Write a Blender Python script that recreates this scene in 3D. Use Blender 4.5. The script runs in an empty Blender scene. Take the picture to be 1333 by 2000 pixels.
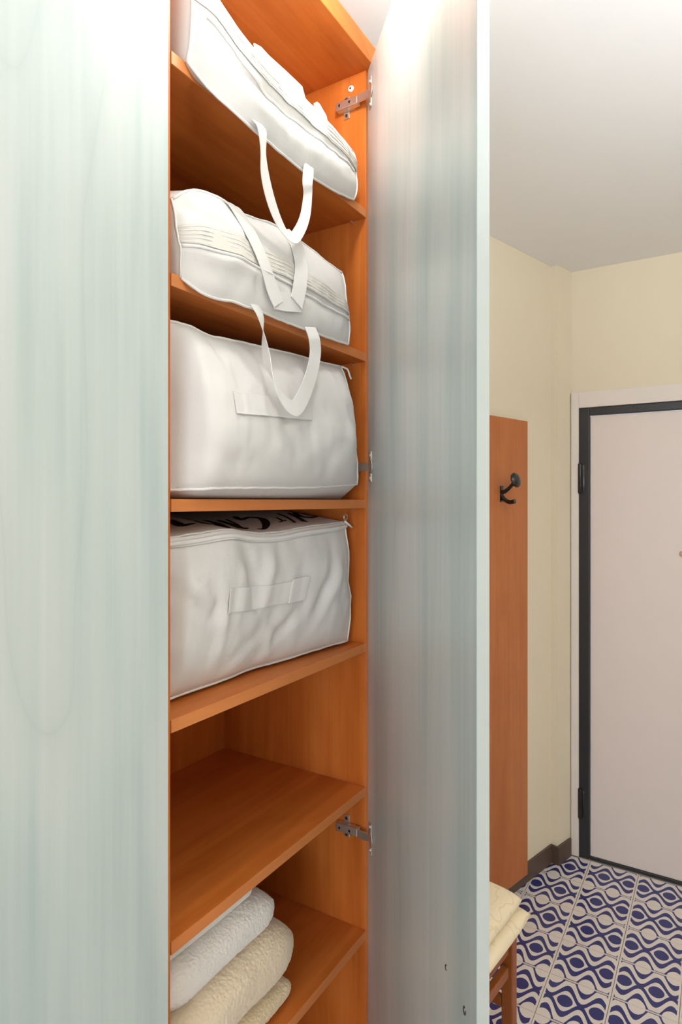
import bpy, bmesh, math, random
from mathutils import Vector, Matrix, noise

S = bpy.context.scene
COL = S.collection
random.seed(7)

# ------------------------------------------------------------------ camera
CAM_Z = 1.66
TH = math.radians(31.573)                      # wardrobe front runs 31.6 deg to the right of the view
cam = bpy.data.cameras.new('camera'); camo = bpy.data.objects.new('camera', cam); COL.objects.link(camo)
cam.sensor_fit = 'VERTICAL'; cam.sensor_height = 36.0
cam.lens = 36.0 * 1214.7 / 2000.0
cam.shift_y = -21.0 / 2000.0
cam.clip_start = 0.02; cam.clip_end = 60
fwd = Vector((math.cos(TH), math.sin(TH), 0))
camo.location = (0, 0, CAM_Z)
camo.rotation_euler = fwd.to_track_quat('-Z', 'Y').to_euler()
S.camera = camo

# ------------------------------------------------------------------ light
S.view_settings.view_transform = 'Standard'
S.view_settings.look = 'None'
S.view_settings.gamma = 1.0
S.view_settings.use_curve_mapping = False
S.view_settings.exposure = 0.0
w = bpy.data.worlds.new('sky'); S.world = w; w.use_nodes = True
wn = w.node_tree.nodes; wn.clear()
wo = wn.new('ShaderNodeOutputWorld'); wb = wn.new('ShaderNodeBackground')
wb.inputs['Color'].default_value = (0.80, 0.90, 1.0, 1); wb.inputs['Strength'].default_value = 1.0
w.node_tree.links.new(wb.outputs[0], wo.inputs[0])

def area_light(name, loc, target, sx, sy, power, color):
    l = bpy.data.lights.new(name, 'AREA'); l.shape = 'RECTANGLE'; l.size = sx; l.size_y = sy
    l.energy = power; l.color = color
    o = bpy.data.objects.new(name, l); COL.objects.link(o); o.location = loc
    o.rotation_euler = (Vector(target) - Vector(loc)).to_track_quat('-Z', 'Y').to_euler()
    return o
WIN = (-1.65, 0.15, 0.55, 2.35)                 # unseen window added to the front wall for daylight: y0 y1 z0 z1
area_light('added_daylight', (-2.68, -0.75, 1.45), (1.0, -0.75, 1.45), 1.7, 1.7, 58, (0.90, 0.96, 1.0))  # added area light behind the unseen window, standing in for daylight
LAMP = (0.85, 0.50)
def up_light(x, y, z, power, size):  # added fill aimed up at the ceiling to brighten the hall
    l = bpy.data.lights.new('added_ceiling_bounce', 'AREA'); l.shape = 'DISK'; l.size = size; l.energy = power; l.color = (0.91, 0.965, 1.0)
    o = bpy.data.objects.new('added_ceiling_bounce', l); COL.objects.link(o); o.location = (x, y, z); o.rotation_euler = (math.pi, 0, 0)
def lamp_light(x, y, z, power, radius=0.06):
    l = bpy.data.lights.new('lamp_bulb', 'POINT'); l.energy = power; l.color = (1.0, 0.985, 0.96); l.shadow_soft_size = radius
    o = bpy.data.objects.new('lamp_bulb', l); COL.objects.link(o); o.location = (x, y, z)

# ------------------------------------------------------------------ materials
def lin(r, g, b):
    f = lambda c: (c / 255 / 12.92) if c / 255 <= 0.04045 else ((c / 255 + 0.055) / 1.055) ** 2.4
    return (f(r), f(g), f(b), 1)

class NT:
    def __init__(s, name):
        s.m = bpy.data.materials.new(name); s.m.use_nodes = True
        s.t = s.m.node_tree; s.b = s.t.nodes['Principled BSDF']
    def n(s, kind, **kw):
        nd = s.t.nodes.new('ShaderNode' + kind)
        for k, v in kw.items(): setattr(nd, k, v)
        return nd
    def l(s, a, b): s.t.links.new(a, b)
    def mapping(s, scale, coord='Object', rot=(0, 0, 0)):
        tc = s.n('TexCoord'); mp = s.n('Mapping'); mp.inputs['Scale'].default_value = scale
        mp.inputs['Rotation'].default_value = rot
        s.l(tc.outputs[coord], mp.inputs[0]); return mp.outputs[0]
    def noise(s, vec, scale, detail=3, rough=0.5, dist=0.0):
        nd = s.n('TexNoise'); nd.inputs['Scale'].default_value = scale; nd.inputs['Detail'].default_value = detail
        nd.inputs['Roughness'].default_value = rough; nd.inputs['Distortion'].default_value = dist
        s.l(vec, nd.inputs['Vector']); return nd.outputs['Fac']
    def ramp(s, fac, stops):
        r = s.n('ValToRGB'); e = r.color_ramp.elements
        e[0].position, e[0].color = stops[0]; e[1].position, e[1].color = stops[-1]
        for p, c in stops[1:-1]:
            x = e.new(p); x.color = c
        s.l(fac, r.inputs[0]); return r.outputs[0]
    def math(s, op, a, b=None, c=None):
        nd = s.n('Math', operation=op)
        for i, v in enumerate((a, b, c)):
            if v is None: continue
            if isinstance(v, (int, float)): nd.inputs[i].default_value = v
            else: s.l(v, nd.inputs[i])
        return nd.outputs[0]
    def mixc(s, fac, a, b, mode='MIX'):
        nd = s.n('Mix', data_type='RGBA', blend_type=mode)
        for i, v in ((0, fac), (6, a), (7, b)):
            if isinstance(v, (int, float)): nd.inputs[i].default_value = v
            elif isinstance(v, tuple): nd.inputs[i].default_value = v
            else: s.l(v, nd.inputs[i])
        return nd.outputs[2]
    def bump(s, h, strength=0.2, dist=0.002):
        nd = s.n('Bump'); nd.inputs['Strength'].default_value = strength; nd.inputs['Distance'].default_value = dist
        s.l(h, nd.inputs['Height']); s.l(nd.outputs[0], s.b.inputs['Normal'])
    def set(s, color=None, rough=None, metal=None, spec=None):
        if color is not None:
            if isinstance(color, tuple): s.b.inputs['Base Color'].default_value = color
            else: s.l(color, s.b.inputs['Base Color'])
        if rough is not None: s.b.inputs['Roughness'].default_value = rough
        if metal is not None: s.b.inputs['Metallic'].default_value = metal
        if spec is not None: s.b.inputs['Specular IOR Level'].default_value = spec
        return s

def plain(name, col, rough=0.6, metal=0.0, spec=0.5, bump=None):
    t = NT(name); t.set(col, rough, metal, spec)
    v = t.mapping((1, 1, 1)); f = t.noise(v, 9, 3)
    c = t.mixc(t.math('MULTIPLY', f, 0.10), col, tuple(x * 0.75 for x in col[:3]) + (1,)); t.set(c)
    if bump: t.bump(t.noise(v, bump[0], 4), bump[1], bump[2])
    return t.m

def cherry(name, axis, dark, mid, light, rough=0.42, seed=0.0):
    """cherry veneer; axis = direction of the grain"""
    t = NT(name)
    sc = [9.0, 9.0, 9.0]; sc[axis] = 0.75
    v = t.mapping(tuple(sc))
    a = t.noise(v, 1.0, 4, 0.55, 1.1)
    sc2 = [70.0, 70.0, 70.0]; sc2[axis] = 2.2
    b = t.noise(t.mapping(tuple(sc2)), 1.0, 3, 0.6, 0.3)
    sc3 = [14.0, 14.0, 14.0]; sc3[axis] = 5.0
    kf = t.noise(t.mapping(tuple(sc3)), 1.4, 2, 0.5, 0.5)
    f = t.math('ADD', t.math('MULTIPLY', a, 0.52), t.math('MULTIPLY', b, 0.24))
    f = t.math('ADD', f, t.math('MULTIPLY', kf, 0.26))
    c = t.ramp(f, [(0.30, dark), (0.50, mid), (0.70, light)])
    t.set(c, rough, spec=0.4); t.bump(b, 0.05, 0.001)
    return t.m

def pale_grain(name, rough=0.33):
    """whitewashed melamine with long upright cathedral grain"""
    t = NT(name)
    tc = t.n('TexCoord')
    def mp(sc):
        m = t.n('Mapping'); m.inputs['Scale'].default_value = sc; t.l(tc.outputs['Object'], m.inputs[0]); return m.outputs[0]
    warp = t.noise(mp((2.8, 2.8, 0.62)), 1.0, 2, 0.45, 0.5)
    sx = t.n('SeparateXYZ'); t.l(tc.outputs['Object'], sx.inputs[0])
    along = t.math('ADD', t.math('MULTIPLY', sx.outputs[0], 0.74), t.math('MULTIPLY', sx.outputs[1], 0.68))
    ph = t.math('ADD', t.math('MULTIPLY', along, 7.0), t.math('MULTIPLY', warp, 9.0))
    band = t.math('MULTIPLY', t.math('ADD', t.math('SINE', t.math('MULTIPLY', ph, 2.4)), 1.0), 0.5)
    line = t.math('POWER', t.math('ABSOLUTE', t.math('SINE', t.math('MULTIPLY', ph, 1.1))), 0.16)
    wide = t.noise(mp((6.5, 6.5, 0.55)), 1.0, 3, 0.6, 0.4)
    fine = t.noise(mp((60, 60, 1.3)), 1.0, 3, 0.6, 0.1)
    f = t.math('ADD', t.math('MULTIPLY', wide, 0.72), t.math('MULTIPLY', band, 0.12))
    f = t.math('ADD', f, t.math('MULTIPLY', fine, 0.20))
    c = t.ramp(f, [(0.32, lin(168, 187, 184)), (0.50, lin(198, 206, 202)), (0.68, lin(216, 217, 213))])
    c = t.mixc(t.math('MULTIPLY', t.math('SUBTRACT', 1.0, line), 0.42), c, lin(150, 170, 166))
    t.set(c, rough, spec=0.5); t.bump(fine, 0.03, 0.0008)
    return t.m

def fabric(name, col, scale=900, strength=0.25, rough=0.85, sheen=0.2, big=14):
    t = NT(name); v = t.mapping((1, 1, 1))
    c = t.mixc(t.math('MULTIPLY', t.noise(v, big, 3), 0.12), col, tuple(x * 0.82 for x in col[:3]) + (1,))
    t.set(c, rough, spec=0.25); t.b.inputs['Sheen Weight'].default_value = sheen
    a = t.noise(v, scale, 2); b = t.noise(v, 38, 4, 0.6)
    t.bump(t.math('ADD', t.math('MULTIPLY', a, 0.35), b), strength, 0.003)
    return t.m

D, M, L = lin(172, 84, 26), lin(204, 112, 44), lin(222, 132, 62)
wood_v = cherry('cherry_veneer_upright', 2, D, M, L)
wood_x = cherry('cherry_veneer_along', 0, D, M, L)
wood_edge = cherry('cherry_edge_band', 0, lin(206, 118, 58), lin(220, 134, 72), lin(230, 148, 86))
wood_chair = cherry('chair_wood', 2, lin(136, 72, 30), lin(158, 88, 40), lin(176, 104, 54), 0.35)
wood_board = cherry('board_wood', 2, lin(176, 98, 46), lin(190, 112, 58), lin(202, 126, 72), 0.4)
door_pale = pale_grain('pale_green_grain')
edge_pale = plain('pale_edge_band', lin(190, 197, 193), 0.45)
steel = plain('nickel_steel', lin(222, 214, 204), 0.36, 0.85)
steel_dark = plain('burnished_steel', lin(120, 108, 98), 0.3, 1.0)
bag_white = fabric('white_nonwoven', lin(228, 224, 220), 700, 0.22)
bag_seam = fabric('white_piping', lin(238, 234, 230), 900, 0.1)
strap_white = fabric('white_webbing', lin(234, 230, 226), 1200, 0.15)
zip_tape = fabric('cream_zip_tape', lin(222, 216, 206), 900, 0.15)
ink = plain('black_print', lin(16, 14, 16), 0.7)
towel_white = fabric('white_terry', lin(240, 232, 224), 420, 0.6, 0.95, 0.5)
towel_cream = fabric('cream_terry', lin(243, 221, 190), 420, 0.6, 0.95, 0.5)
towel_deep = fabric('deep_cream_terry', lin(240, 217, 178), 420, 0.6, 0.95, 0.5)
wall_mat = plain('warm_cream_paint', lin(236, 224, 200), 0.9, bump=(160, 0.08, 0.001))
ceil_mat = plain('white_ceiling_paint', lin(240, 238, 236), 0.92, bump=(120, 0.08, 0.001))
trim_white = plain('white_gloss_trim', lin(236, 226, 218), 0.4)
leaf_mat = plain('blush_white_door', lin(234, 222, 216), 0.42)
black_metal = plain('black_enamel', lin(44, 45, 48), 0.35, 0.0, 0.6)
black_iron = plain('black_iron', lin(18, 18, 20), 0.22, 0.0, 0.7)
brown_skirt = plain('brown_skirting', lin(92, 74, 62), 0.4)
grout = plain('grout', lin(196, 186, 176), 0.9)
brass = plain('pale_brass', lin(214, 186, 160), 0.3, 0.6)
white_pl = plain('white_plastic', lin(232, 236, 240), 0.35)
win_frame = plain('added_fixture_paint', lin(240, 240, 238), 0.4)

def damask():
    t = NT('cream_damask'); v = t.mapping((1, 1, 1))
    wv = t.n('TexWave', wave_type='RINGS'); wv.inputs['Scale'].default_value = 6; wv.inputs['Distortion'].default_value = 14
    wv.inputs['Detail'].default_value = 2; wv.inputs['Detail Scale'].default_value = 2.2
    t.l(v, wv.inputs['Vector'])
    ln = t.math('LESS_THAN', wv.outputs['Fac'], 0.06)
    c = t.mixc(t.math('MULTIPLY', ln, 0.35), lin(246, 230, 198), lin(222, 192, 142))
    t.set(c, 0.7, spec=0.3); t.bump(t.noise(v, 500, 2), 0.15, 0.001)
    return t.m
damask_mat = damask()

def opal():
    t = NT('opal_glass_lit'); t.set(lin(255, 246, 230), 0.3)
    t.b.inputs['Emission Color'].default_value = (1.0, 0.96, 0.9, 1); t.b.inputs['Emission Strength'].default_value = 3.0
    return t.m
def pane_glass():
    t = NT('added_window_glass'); tr = t.n('BsdfTransparent'); gl = t.n('BsdfGlossy'); mx = t.n('MixShader')
    gl.inputs['Roughness'].default_value = 0.02; mx.inputs[0].default_value = 0.06
    t.l(tr.outputs[0], mx.inputs[1]); t.l(gl.outputs[0], mx.inputs[2])
    t.l(mx.outputs[0], t.t.nodes['Material Output'].inputs['Surface'])
    return t.m

def tile_material():
    """blue and white op-art print of one 20 cm tile, from its UV (u across, v along)"""
    t = NT('printed_tile'); uv = t.n('UVMap'); sx = t.n('SeparateXYZ'); t.l(uv.outputs[0], sx.inputs[0])
    u, v = sx.outputs[0], sx.outputs[1]
    ph = t.math('MULTIPLY', t.math('SUBTRACT', u, 0.14), 4 * math.pi)
    c = t.math('COSINE', ph)
    T = t.math('MULTIPLY', t.math('ABSOLUTE', t.math('SUBTRACT', v, 0.5)), 2.0)
    def lev(m, a): return t.math('ADD', t.math('MULTIPLY', c, a), m)
    def above(b): return t.math('GREATER_THAN', T, b)
    rt = lambda k, off: t.math('SQRT', t.math('MAXIMUM', t.math('ADD', t.math('MULTIPLY', c, k), off), 0.0))
    b1 = t.math('MULTIPLY', rt(1.02, -0.02), 0.27)
    b2 = t.math('MAXIMUM', lev(0.205, 0.265), 0.0)
    b3 = lev(0.44, 0.30)
    b4 = t.math('MINIMUM', lev(0.735, 0.355), 0.935)
    b5 = t.math('SUBTRACT', 1.0, t.math('MULTIPLY', rt(-0.91, 0.09), 0.35))
    # blue where an odd number of borders is passed counting from a blue core
    cnt = above(b1)
    for b in (b2, b3, b4): cnt = t.math('ADD', cnt, above(b))
    thin = t.math('MULTIPLY', above(0.965), 1.0)
    blue = t.math('LESS_THAN', t.math('MODULO', cnt, 2.0), 0.5)
    white = t.math('MAXIMUM', above(b5), thin)
    blue = t.math('MULTIPLY', blue, t.math('SUBTRACT', 1.0, white))
    edge = t.math('GREATER_THAN', t.math('ABSOLUTE', t.math('SUBTRACT', u, 0.5)), 0.465)
    blue = t.math('MULTIPLY', blue, t.math('SUBTRACT', 1.0, edge))
    wv = t.mapping((1, 1, 1)); nz = t.noise(wv, 30, 3)
    cb = t.mixc(nz, lin(38, 42, 104), lin(54, 60, 130)); cw = t.mixc(nz, lin(226, 216, 208), lin(236, 228, 222))
    t.set(t.mixc(blue, cw, cb), 0.28, spec=0.5)
    return t.m
tile_mat = tile_material()

# ------------------------------------------------------------------ building helpers
def world_shift(p):                             # meshes are built in place; only top-level things carry an offset
    return Vector(p.location) if p.parent is None else Vector((0, 0, 0))
def link(name, me, mat, parent=None, smooth=False):
    o = bpy.data.objects.new(name, me); COL.objects.link(o)
    if mat is not None and not me.materials: me.materials.append(mat)
    if smooth: me.polygons.foreach_set('use_smooth', [True] * len(me.polygons))
    if parent is not None: o.parent = parent; me_shift(o, parent)
    return o
def me_shift(o, parent):
    o.matrix_parent_inverse = Matrix.Translation(-world_shift(parent))
def obj(name, bm, mat, parent=None, smooth=False, auto=None):
    me = bpy.data.meshes.new(name); bmesh.ops.recalc_face_normals(bm, faces=bm.faces[:]); bm.to_mesh(me); bm.free()
    o = link(name, me, mat, parent, smooth)
    if auto: me.set_sharp_from_angle(angle=math.radians(auto))
    return o
def thing(name, label, cat, loc, group=None):
    o = bpy.data.objects.new(name, None); COL.objects.link(o); o.location = loc; o.empty_display_size = 0.1
    o['label'] = label; o['category'] = cat
    if group: o['group'] = group
    return o
def tag(o, label, cat, group=None):
    o['label'] = label; o['category'] = cat
    if group: o['group'] = group
    return o
def rebase(o, loc):
    loc = Vector(loc); o.data.transform(Matrix.Translation(-loc)); o.location = loc; return o
def struct(o): o['kind'] = 'structure'; return o

def add_box(bm, c, s, ax=None, bevel=0.0):
    """box centred at c, full size s along axes ax (three unit vectors)"""
    ax = ax or (Vector((1, 0, 0)), Vector((0, 1, 0)), Vector((0, 0, 1)))
    t = bmesh.new(); bmesh.ops.create_cube(t, size=1)
    if bevel:
        bmesh.ops.scale(t, vec=s, verts=t.verts)
        bmesh.ops.bevel(t, geom=t.edges[:], offset=bevel, segments=2, profile=0.5, affect='EDGES')
    else: bmesh.ops.scale(t, vec=s, verts=t.verts)
    c = Vector(c); mp = {}
    for v in t.verts: mp[v] = bm.verts.new(c + ax[0] * v.co.x + ax[1] * v.co.y + ax[2] * v.co.z)
    for f in t.faces: bm.faces.new([mp[v] for v in f.verts])
    t.free(); return bm
def box(c, s, ax=None, bevel=0.0): return add_box(bmesh.new(), c, s, ax, bevel)
def box_mm(a, b, bevel=0.0):
    a, b = Vector(a), Vector(b); return box((a + b) / 2, b - a, None, bevel)

def catmull(P, n):
    P = [Vector(p) for p in P]; out = []
    m = len(P) - 1
    for i in range(n + 1):
        x = i / n * m; k = min(int(x), m - 1); t = x - k
        p1, p2 = P[k], P[k + 1]
        p0 = P[k - 1] if k else p1 * 2 - p2
        p3 = P[k + 2] if k + 2 <= m else p2 * 2 - p1
        out.append(0.5 * (2 * p1 + (p2 - p0) * t + (2 * p0 - 5 * p1 + 4 * p2 - p3) * t * t + (3 * p1 - p0 - 3 * p2 + p3) * t ** 3))
    return out
def add_tube(bm, pts, r, seg=8, caps=True):
    pts = [Vector(p) for p in pts]; rings = []
    rr = r if isinstance(r, list) else [r] * len(pts)
    up = None
    for i, p in enumerate(pts):
        d = (pts[min(i + 1, len(pts) - 1)] - pts[max(i - 1, 0)]).normalized()
        if up is None:
            up = Vector((0, 0, 1)) if abs(d.z) < 0.9 else Vector((1, 0, 0))
        s = d.cross(up).normalized(); up = s.cross(d).normalized()
        rings.append([bm.verts.new(p + (s * math.cos(a) + up * math.sin(a)) * rr[i]) for a in [2 * math.pi * k / seg for k in range(seg)]])
    for a, b in zip(rings, rings[1:]):
        for k in range(seg): bm.faces.new((a[k], a[(k + 1) % seg], b[(k + 1) % seg], b[k]))
    if caps:
        bm.faces.new(rings[0][::-1]); bm.faces.new(rings[-1])
    return bm
def add_ribbon(bm, A, B, nrm, th=0.0012):
    """thin solid strip between edge lines A and B; nrm = list of outward normals"""
    n = len(A); q = []
    for a, b, m in zip(A, B, nrm):
        m = Vector(m) * th
        q.append([bm.verts.new(x) for x in (Vector(a) + m, Vector(b) + m, Vector(b), Vector(a))])
    for i in range(n - 1):
        for k in range(4): bm.faces.new((q[i][k], q[i][(k + 1) % 4], q[i + 1][(k + 1) % 4], q[i + 1][k]))
    bm.faces.new(q[0][::-1]); bm.faces.new(q[-1]); return bm
def add_cyl(bm, c, axis, r, h, seg=20, r2=None):
    axis = Vector(axis).normalized(); c = Vector(c)
    return add_tube(bm, [c - axis * h / 2, c + axis * h / 2], [r, r2 if r2 is not None else r], seg)
def fbm(p, o=3): return noise.fractal(Vector(p), 1.0, 2.0, o)

# ------------------------------------------------------------------ room
CEIL = 2.74; XB = 3.07; XF = -2.6; YR = -1.8; WT = 0.12
WS = -0.277                                     # the hall wall is a little out of square with the wardrobe
def wy(x): return 0.748 + WS * (x - 2.69)
wdir = Vector((1, WS, 0)).normalized(); wnor = Vector((WS, -1, 0)).normalized()    # wnor points into the room
Zv = Vector((0, 0, 1))

fl = struct(obj('floor', box_mm((XF - 0.1, YR - 0.15, -0.12), (XB + 0.15, 2.5, -0.0065)), grout))
struct(obj('ceiling', box_mm((XF - 0.1, YR - 0.15, CEIL), (XB + 0.15, 2.5, CEIL + 0.1)), ceil_mat))

def tile_mesh(mirror):
    bm = bmesh.new(); h = 0.1 - 0.0009; uvl = bm.loops.layers.uv.new('UVMap')
    add_box(bm, (0, 0, -0.004), (2 * h, 2 * h, 0.008), None, 0.0007)
    for f in bm.faces:
        for l in f.loops:
            u = 0.5 - l.vert.co.y / 0.2
            l[uvl].uv = (1 - u if mirror else u, 0.5 + l.vert.co.x / 0.2)
    me = bpy.data.meshes.new('tile'); bm.to_mesh(me); bm.free(); me.materials.append(tile_mat); return me
TM = [tile_mesh(False), tile_mesh(True)]
rest = bmesh.new(); ruv = rest.loops.layers.uv.new('UVMap')
nx0, nx1 = -23, 5
for i in range(-23, 5):
    for j in range(-12, 9):
        cx, cy = 2.15 + 0.2 * i, 0.22 + 0.2 * j
        if cx + 0.1 > XB + 0.1 or cx - 0.1 < XF: continue
        if cy - 0.1 < YR - 0.001: continue
        if cy - 0.1 > wy(cx - 0.1) - 0.002: continue
        mir = j % 2 == 1
        if i >= -5 and j >= -6 and len(fl.children) < 290:
            o = bpy.data.objects.new('tile', TM[mir]); COL.objects.link(o); o.parent = fl; o.location = (cx, cy, 0)
        else:
            h = 0.0991
            vs = [rest.verts.new((cx + a * h, cy + b * h, z)) for z in (0, -0.007) for a, b in ((-1, -1), (1, -1), (1, 1), (-1, 1))]
            fs = [rest.faces.new(vs[:4])] + [rest.faces.new((vs[k], vs[4 + k], vs[4 + (k + 1) % 4], vs[(k + 1) % 4])) for k in range(4)]
            for f in fs:
                for l in f.loops:
                    u = 0.5 - (l.vert.co.y - cy) / 0.2
                    l[ruv].uv = (1 - u if mir else u, 0.5 + (l.vert.co.x - cx) / 0.2)
o = obj('outlying_tiles', rest, tile_mat, fl); o['kind'] = 'stuff'

def wall_slab(x0, x1):
    a = Vector((x0, wy(x0), 0)); b = Vector((x1, wy(x1), 0)); bm = bmesh.new(); out = -wnor * WT
    vs = [bm.verts.new(p + Zv * z) for z in (-0.01, CEIL) for p in (a, b, b + out, a + out)]
    bm.faces.new(vs[:4]); bm.faces.new(vs[4:])
    for k in range(4): bm.faces.new((vs[k], vs[(k + 1) % 4], vs[4 + (k + 1) % 4], vs[4 + k]))
    return bm
struct(obj('wall_left', wall_slab(XF - 0.05, XB + 0.1), wall_mat))
# shallow pilaster in the corner
pb = bmesh.new()
pp = [Vector((2.951, 0.676 + 0.012, 0)), Vector((2.943, 0.6465, 0)), Vector((XB + 0.004, 0.607, 0)), Vector((XB + 0.004, 0.66, 0))]
vs = [pb.verts.new(p + Zv * z) for z in (0.0, CEIL) for p in pp]
pb.faces.new(vs[:4]); pb.faces.new(vs[4:])
for k in range(4): pb.faces.new((vs[k], vs[(k + 1) % 4], vs[4 + (k + 1) % 4], vs[4 + k]))
struct(obj('trim_1', pb, wall_mat))['label'] = 'shallow cream pilaster in the corner beside the entrance door'
# back wall with the entrance door opening
DY0, DY1, DZ = 0.574, -0.46, 2.094              # outer edge of the black steel frame
bm = bmesh.new()
add_box(bm, (XB + WT / 2, (0.64 + DY0) / 2 + 0.1, CEIL / 2), (WT, 0.64 - DY0 + 0.2, CEIL))
add_box(bm, (XB + WT / 2, (DY1 + YR - 0.1) / 2, CEIL / 2), (WT, DY1 - YR + 0.1, CEIL))
add_box(bm, (XB + WT / 2, (DY0 + DY1) / 2, (CEIL + DZ) / 2), (WT, DY0 - DY1, CEIL - DZ))
struct(obj('wall_back', bm, wall_mat))
# front and right walls (behind and beside the camera)
struct(obj('wall_right', box_mm((XF - WT, YR - WT, -0.01), (XB + WT, YR, CEIL)), wall_mat))
bm = bmesh.new(); y0, y1, z0, z1 = WIN
for a, b in (((YR, -0.01), (y0, CEIL)), ((y1, -0.01), (2.4, CEIL)), ((y0, -0.01), (y1, z0)), ((y0, z1), (y1, CEIL))):
    add_box(bm, (XF - WT / 2, (a[0] + b[0]) / 2, (a[1] + b[1]) / 2), (WT, b[0] - a[0], b[1] - a[1]))
struct(obj('wall_front', bm, wall_mat))
xc = XF - 0.05  # frame and panes of the window added out of view
win = struct(thing('added_window_1', 'white framed window added out of view in the front wall for daylight', 'window', (xc, (y0 + y1) / 2, z0))); del win['category']
bm = bmesh.new()
for yy in (y0 + 0.03, (y0 + y1) / 2, y1 - 0.03): add_box(bm, (xc, yy, (z0 + z1) / 2), (0.05, 0.06, z1 - z0), None, 0.004)
for zz in (z0 + 0.03, z1 - 0.03): add_box(bm, (xc, (y0 + y1) / 2, zz), (0.05, y1 - y0, 0.06), None, 0.004)
obj('added_window_frame', bm, win_frame, win)
for a, b in ((y0 + 0.06, (y0 + y1) / 2 - 0.03), ((y0 + y1) / 2 + 0.03, y1 - 0.06)):
    obj('pane', box((xc, (a + b) / 2, (z0 + z1) / 2), (0.006, b - a, z1 - z0 - 0.12)), pane_glass(), win)

# skirting on the hall wall, stepping round the pilaster
bm = bmesh.new(); SK = 0.082
a = Vector((1.9, wy(1.9), 0)); b = Vector((2.951, wy(2.951), 0)); n = wnor * 0.011
def prism(bm, poly, z0, z1):
    vs = [bm.verts.new(Vector((p.x, p.y, z))) for z in (z0, z1) for p in poly]; k = len(poly)
    bm.faces.new(vs[:k]); bm.faces.new(vs[k:])
    for i in range(k): bm.faces.new((vs[i], vs[(i + 1) % k], vs[k + (i + 1) % k], vs[k + i]))
a = Vector((1.26, wy(1.26), 0))
prism(bm, [a, b, b + n, a + n], 0.0005, SK)
struct(obj('baseboard_left', bm, brown_skirt))
bm = bmesh.new()
c0, c1, c2 = Vector((2.951, 0.676, 0)), Vector((2.943, 0.6465, 0)), Vector((3.046, 0.6145, 0))
k0 = c0 + Vector((-0.011, 0.002, 0)) + n; k1 = c1 + Vector((-0.011, 0, 0)) + n; k2 = c2 + n
prism(bm, [c0, c1, c2, k2, k1, k0], 0.0005, SK)
struct(obj('baseboard_corner', bm, brown_skirt))

# entrance door
dr = struct(thing('door_1', 'pale entrance door in a black steel frame', 'door', (XB, (DY0 + DY1) / 2, 0))); del dr['category']
bm = bmesh.new()
add_box(bm, (XB - 0.008, 0.591, 1.085), (0.018, 0.034, 2.169), None, 0.002)
obj('casing', bm, trim_white, dr)
obj('casing', box((XB - 0.008, (0.574 + DY1 - 0.075) / 2, 2.132), (0.018, 0.574 - DY1 + 0.075, 0.074), None, 0.002), trim_white, dr)
obj('casing', box((XB - 0.008, DY1 - 0.037, 1.047), (0.018, 0.074, 2.094), None, 0.002), trim_white, dr)
bm = bmesh.new(); fw = 0.046
add_box(bm, (XB + 0.004, DY0 - fw / 2, DZ / 2), (0.03, fw, DZ), None, 0.003)
add_box(bm, (XB + 0.004, DY1 + fw / 2, DZ / 2), (0.03, fw, DZ), None, 0.003)
add_box(bm, (XB + 0.004, (DY0 + DY1) / 2, DZ - 0.018), (0.03, DY0 - DY1 - 2 * fw, 0.036), None, 0.003)
obj('steel_frame', bm, black_metal, dr)
LY0, LY1 = DY0 - fw - 0.002, DY1 + fw + 0.002
lf = obj('door_leaf', box((XB + 0.022, (LY0 + LY1) / 2, 0.012 + 2.043 / 2), (0.045, LY0 - LY1, 2.043), None, 0.003), leaf_mat, dr)
obj('threshold_seal', box((XB + 0.004, (LY0 + LY1) / 2, 0.006), (0.026, LY0 - LY1, 0.0115), None, 0.001), black_metal, dr)
for z in (1.765, 0.25):
    bm = bmesh.new()
    add_tube(bm, [Vector((XB - 0.016, DY0 - 0.006, z + d)) for d in (0.072, 0.068, -0.064, -0.072)], [0.006, 0.010, 0.010, 0.005], 12)
    add_box(bm, (XB - 0.010, DY0 - 0.012, z), (0.004, 0.024, 0.126), None, 0.001)
    obj('hinge', bm, black_iron, dr, auto=40)
bm = bmesh.new(); add_tube(bm, [(XB + 0.0005, 0.148, 1.432), (XB - 0.003, 0.148, 1.432), (XB - 0.006, 0.148, 1.432), (XB - 0.007, 0.148, 1.432)], [0.014, 0.0145, 0.012, 0.006], 20)
obj('peephole', bm, brass, dr, auto=40)

# ------------------------------------------------------------------ wardrobe
YF, YB = 0.677, 1.100                            # carcass front and back
XL, XP0, XP1, XR0, XR1 = 0.010, 0.613, 0.633, 1.207, 1.225
ZT = 2.619
wr = thing('wardrobe', 'tall built-in wardrobe of cherry wood with pale green doors, right one open', 'wardrobe', (0.617, 0.88, 0))
def board(name, a, b, mat, bev=0.0008, parent=wr): return obj(name, box_mm(a, b, bev), mat, parent)
board('side_panel', (XR0, YF, 0.0), (XR1, YB, ZT), wood_v)
board('side_panel', (XL - 0.006, YF, 0.0), (XL + 0.012, YB, ZT), wood_v)
board('partition', (XP0, YF, 0.0555), (XP1, YB - 0.007, ZT), wood_v)
board('back_panel', (XL + 0.012, YB - 0.006, 0.05), (XR0, YB, ZT), wood_v)
board('top_panel', (XL - 0.006, YF - 0.021, ZT), (XR1 + 0.003, YB, ZT + 0.044), wood_x, 0.0015)
board('bottom_panel', (XL + 0.012, YF, 0.037), (XR0, YB - 0.006, 0.0555), wood_x)
board('plinth', (XL + 0.012, YF + 0.025, 0.0), (XR0, YF + 0.043, 0.037), wood_v)
SH = [2.2894, 1.9700, 1.6446, 1.3261, 1.0066, 0.6874, 0.3680]
SHT = 0.0188
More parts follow.
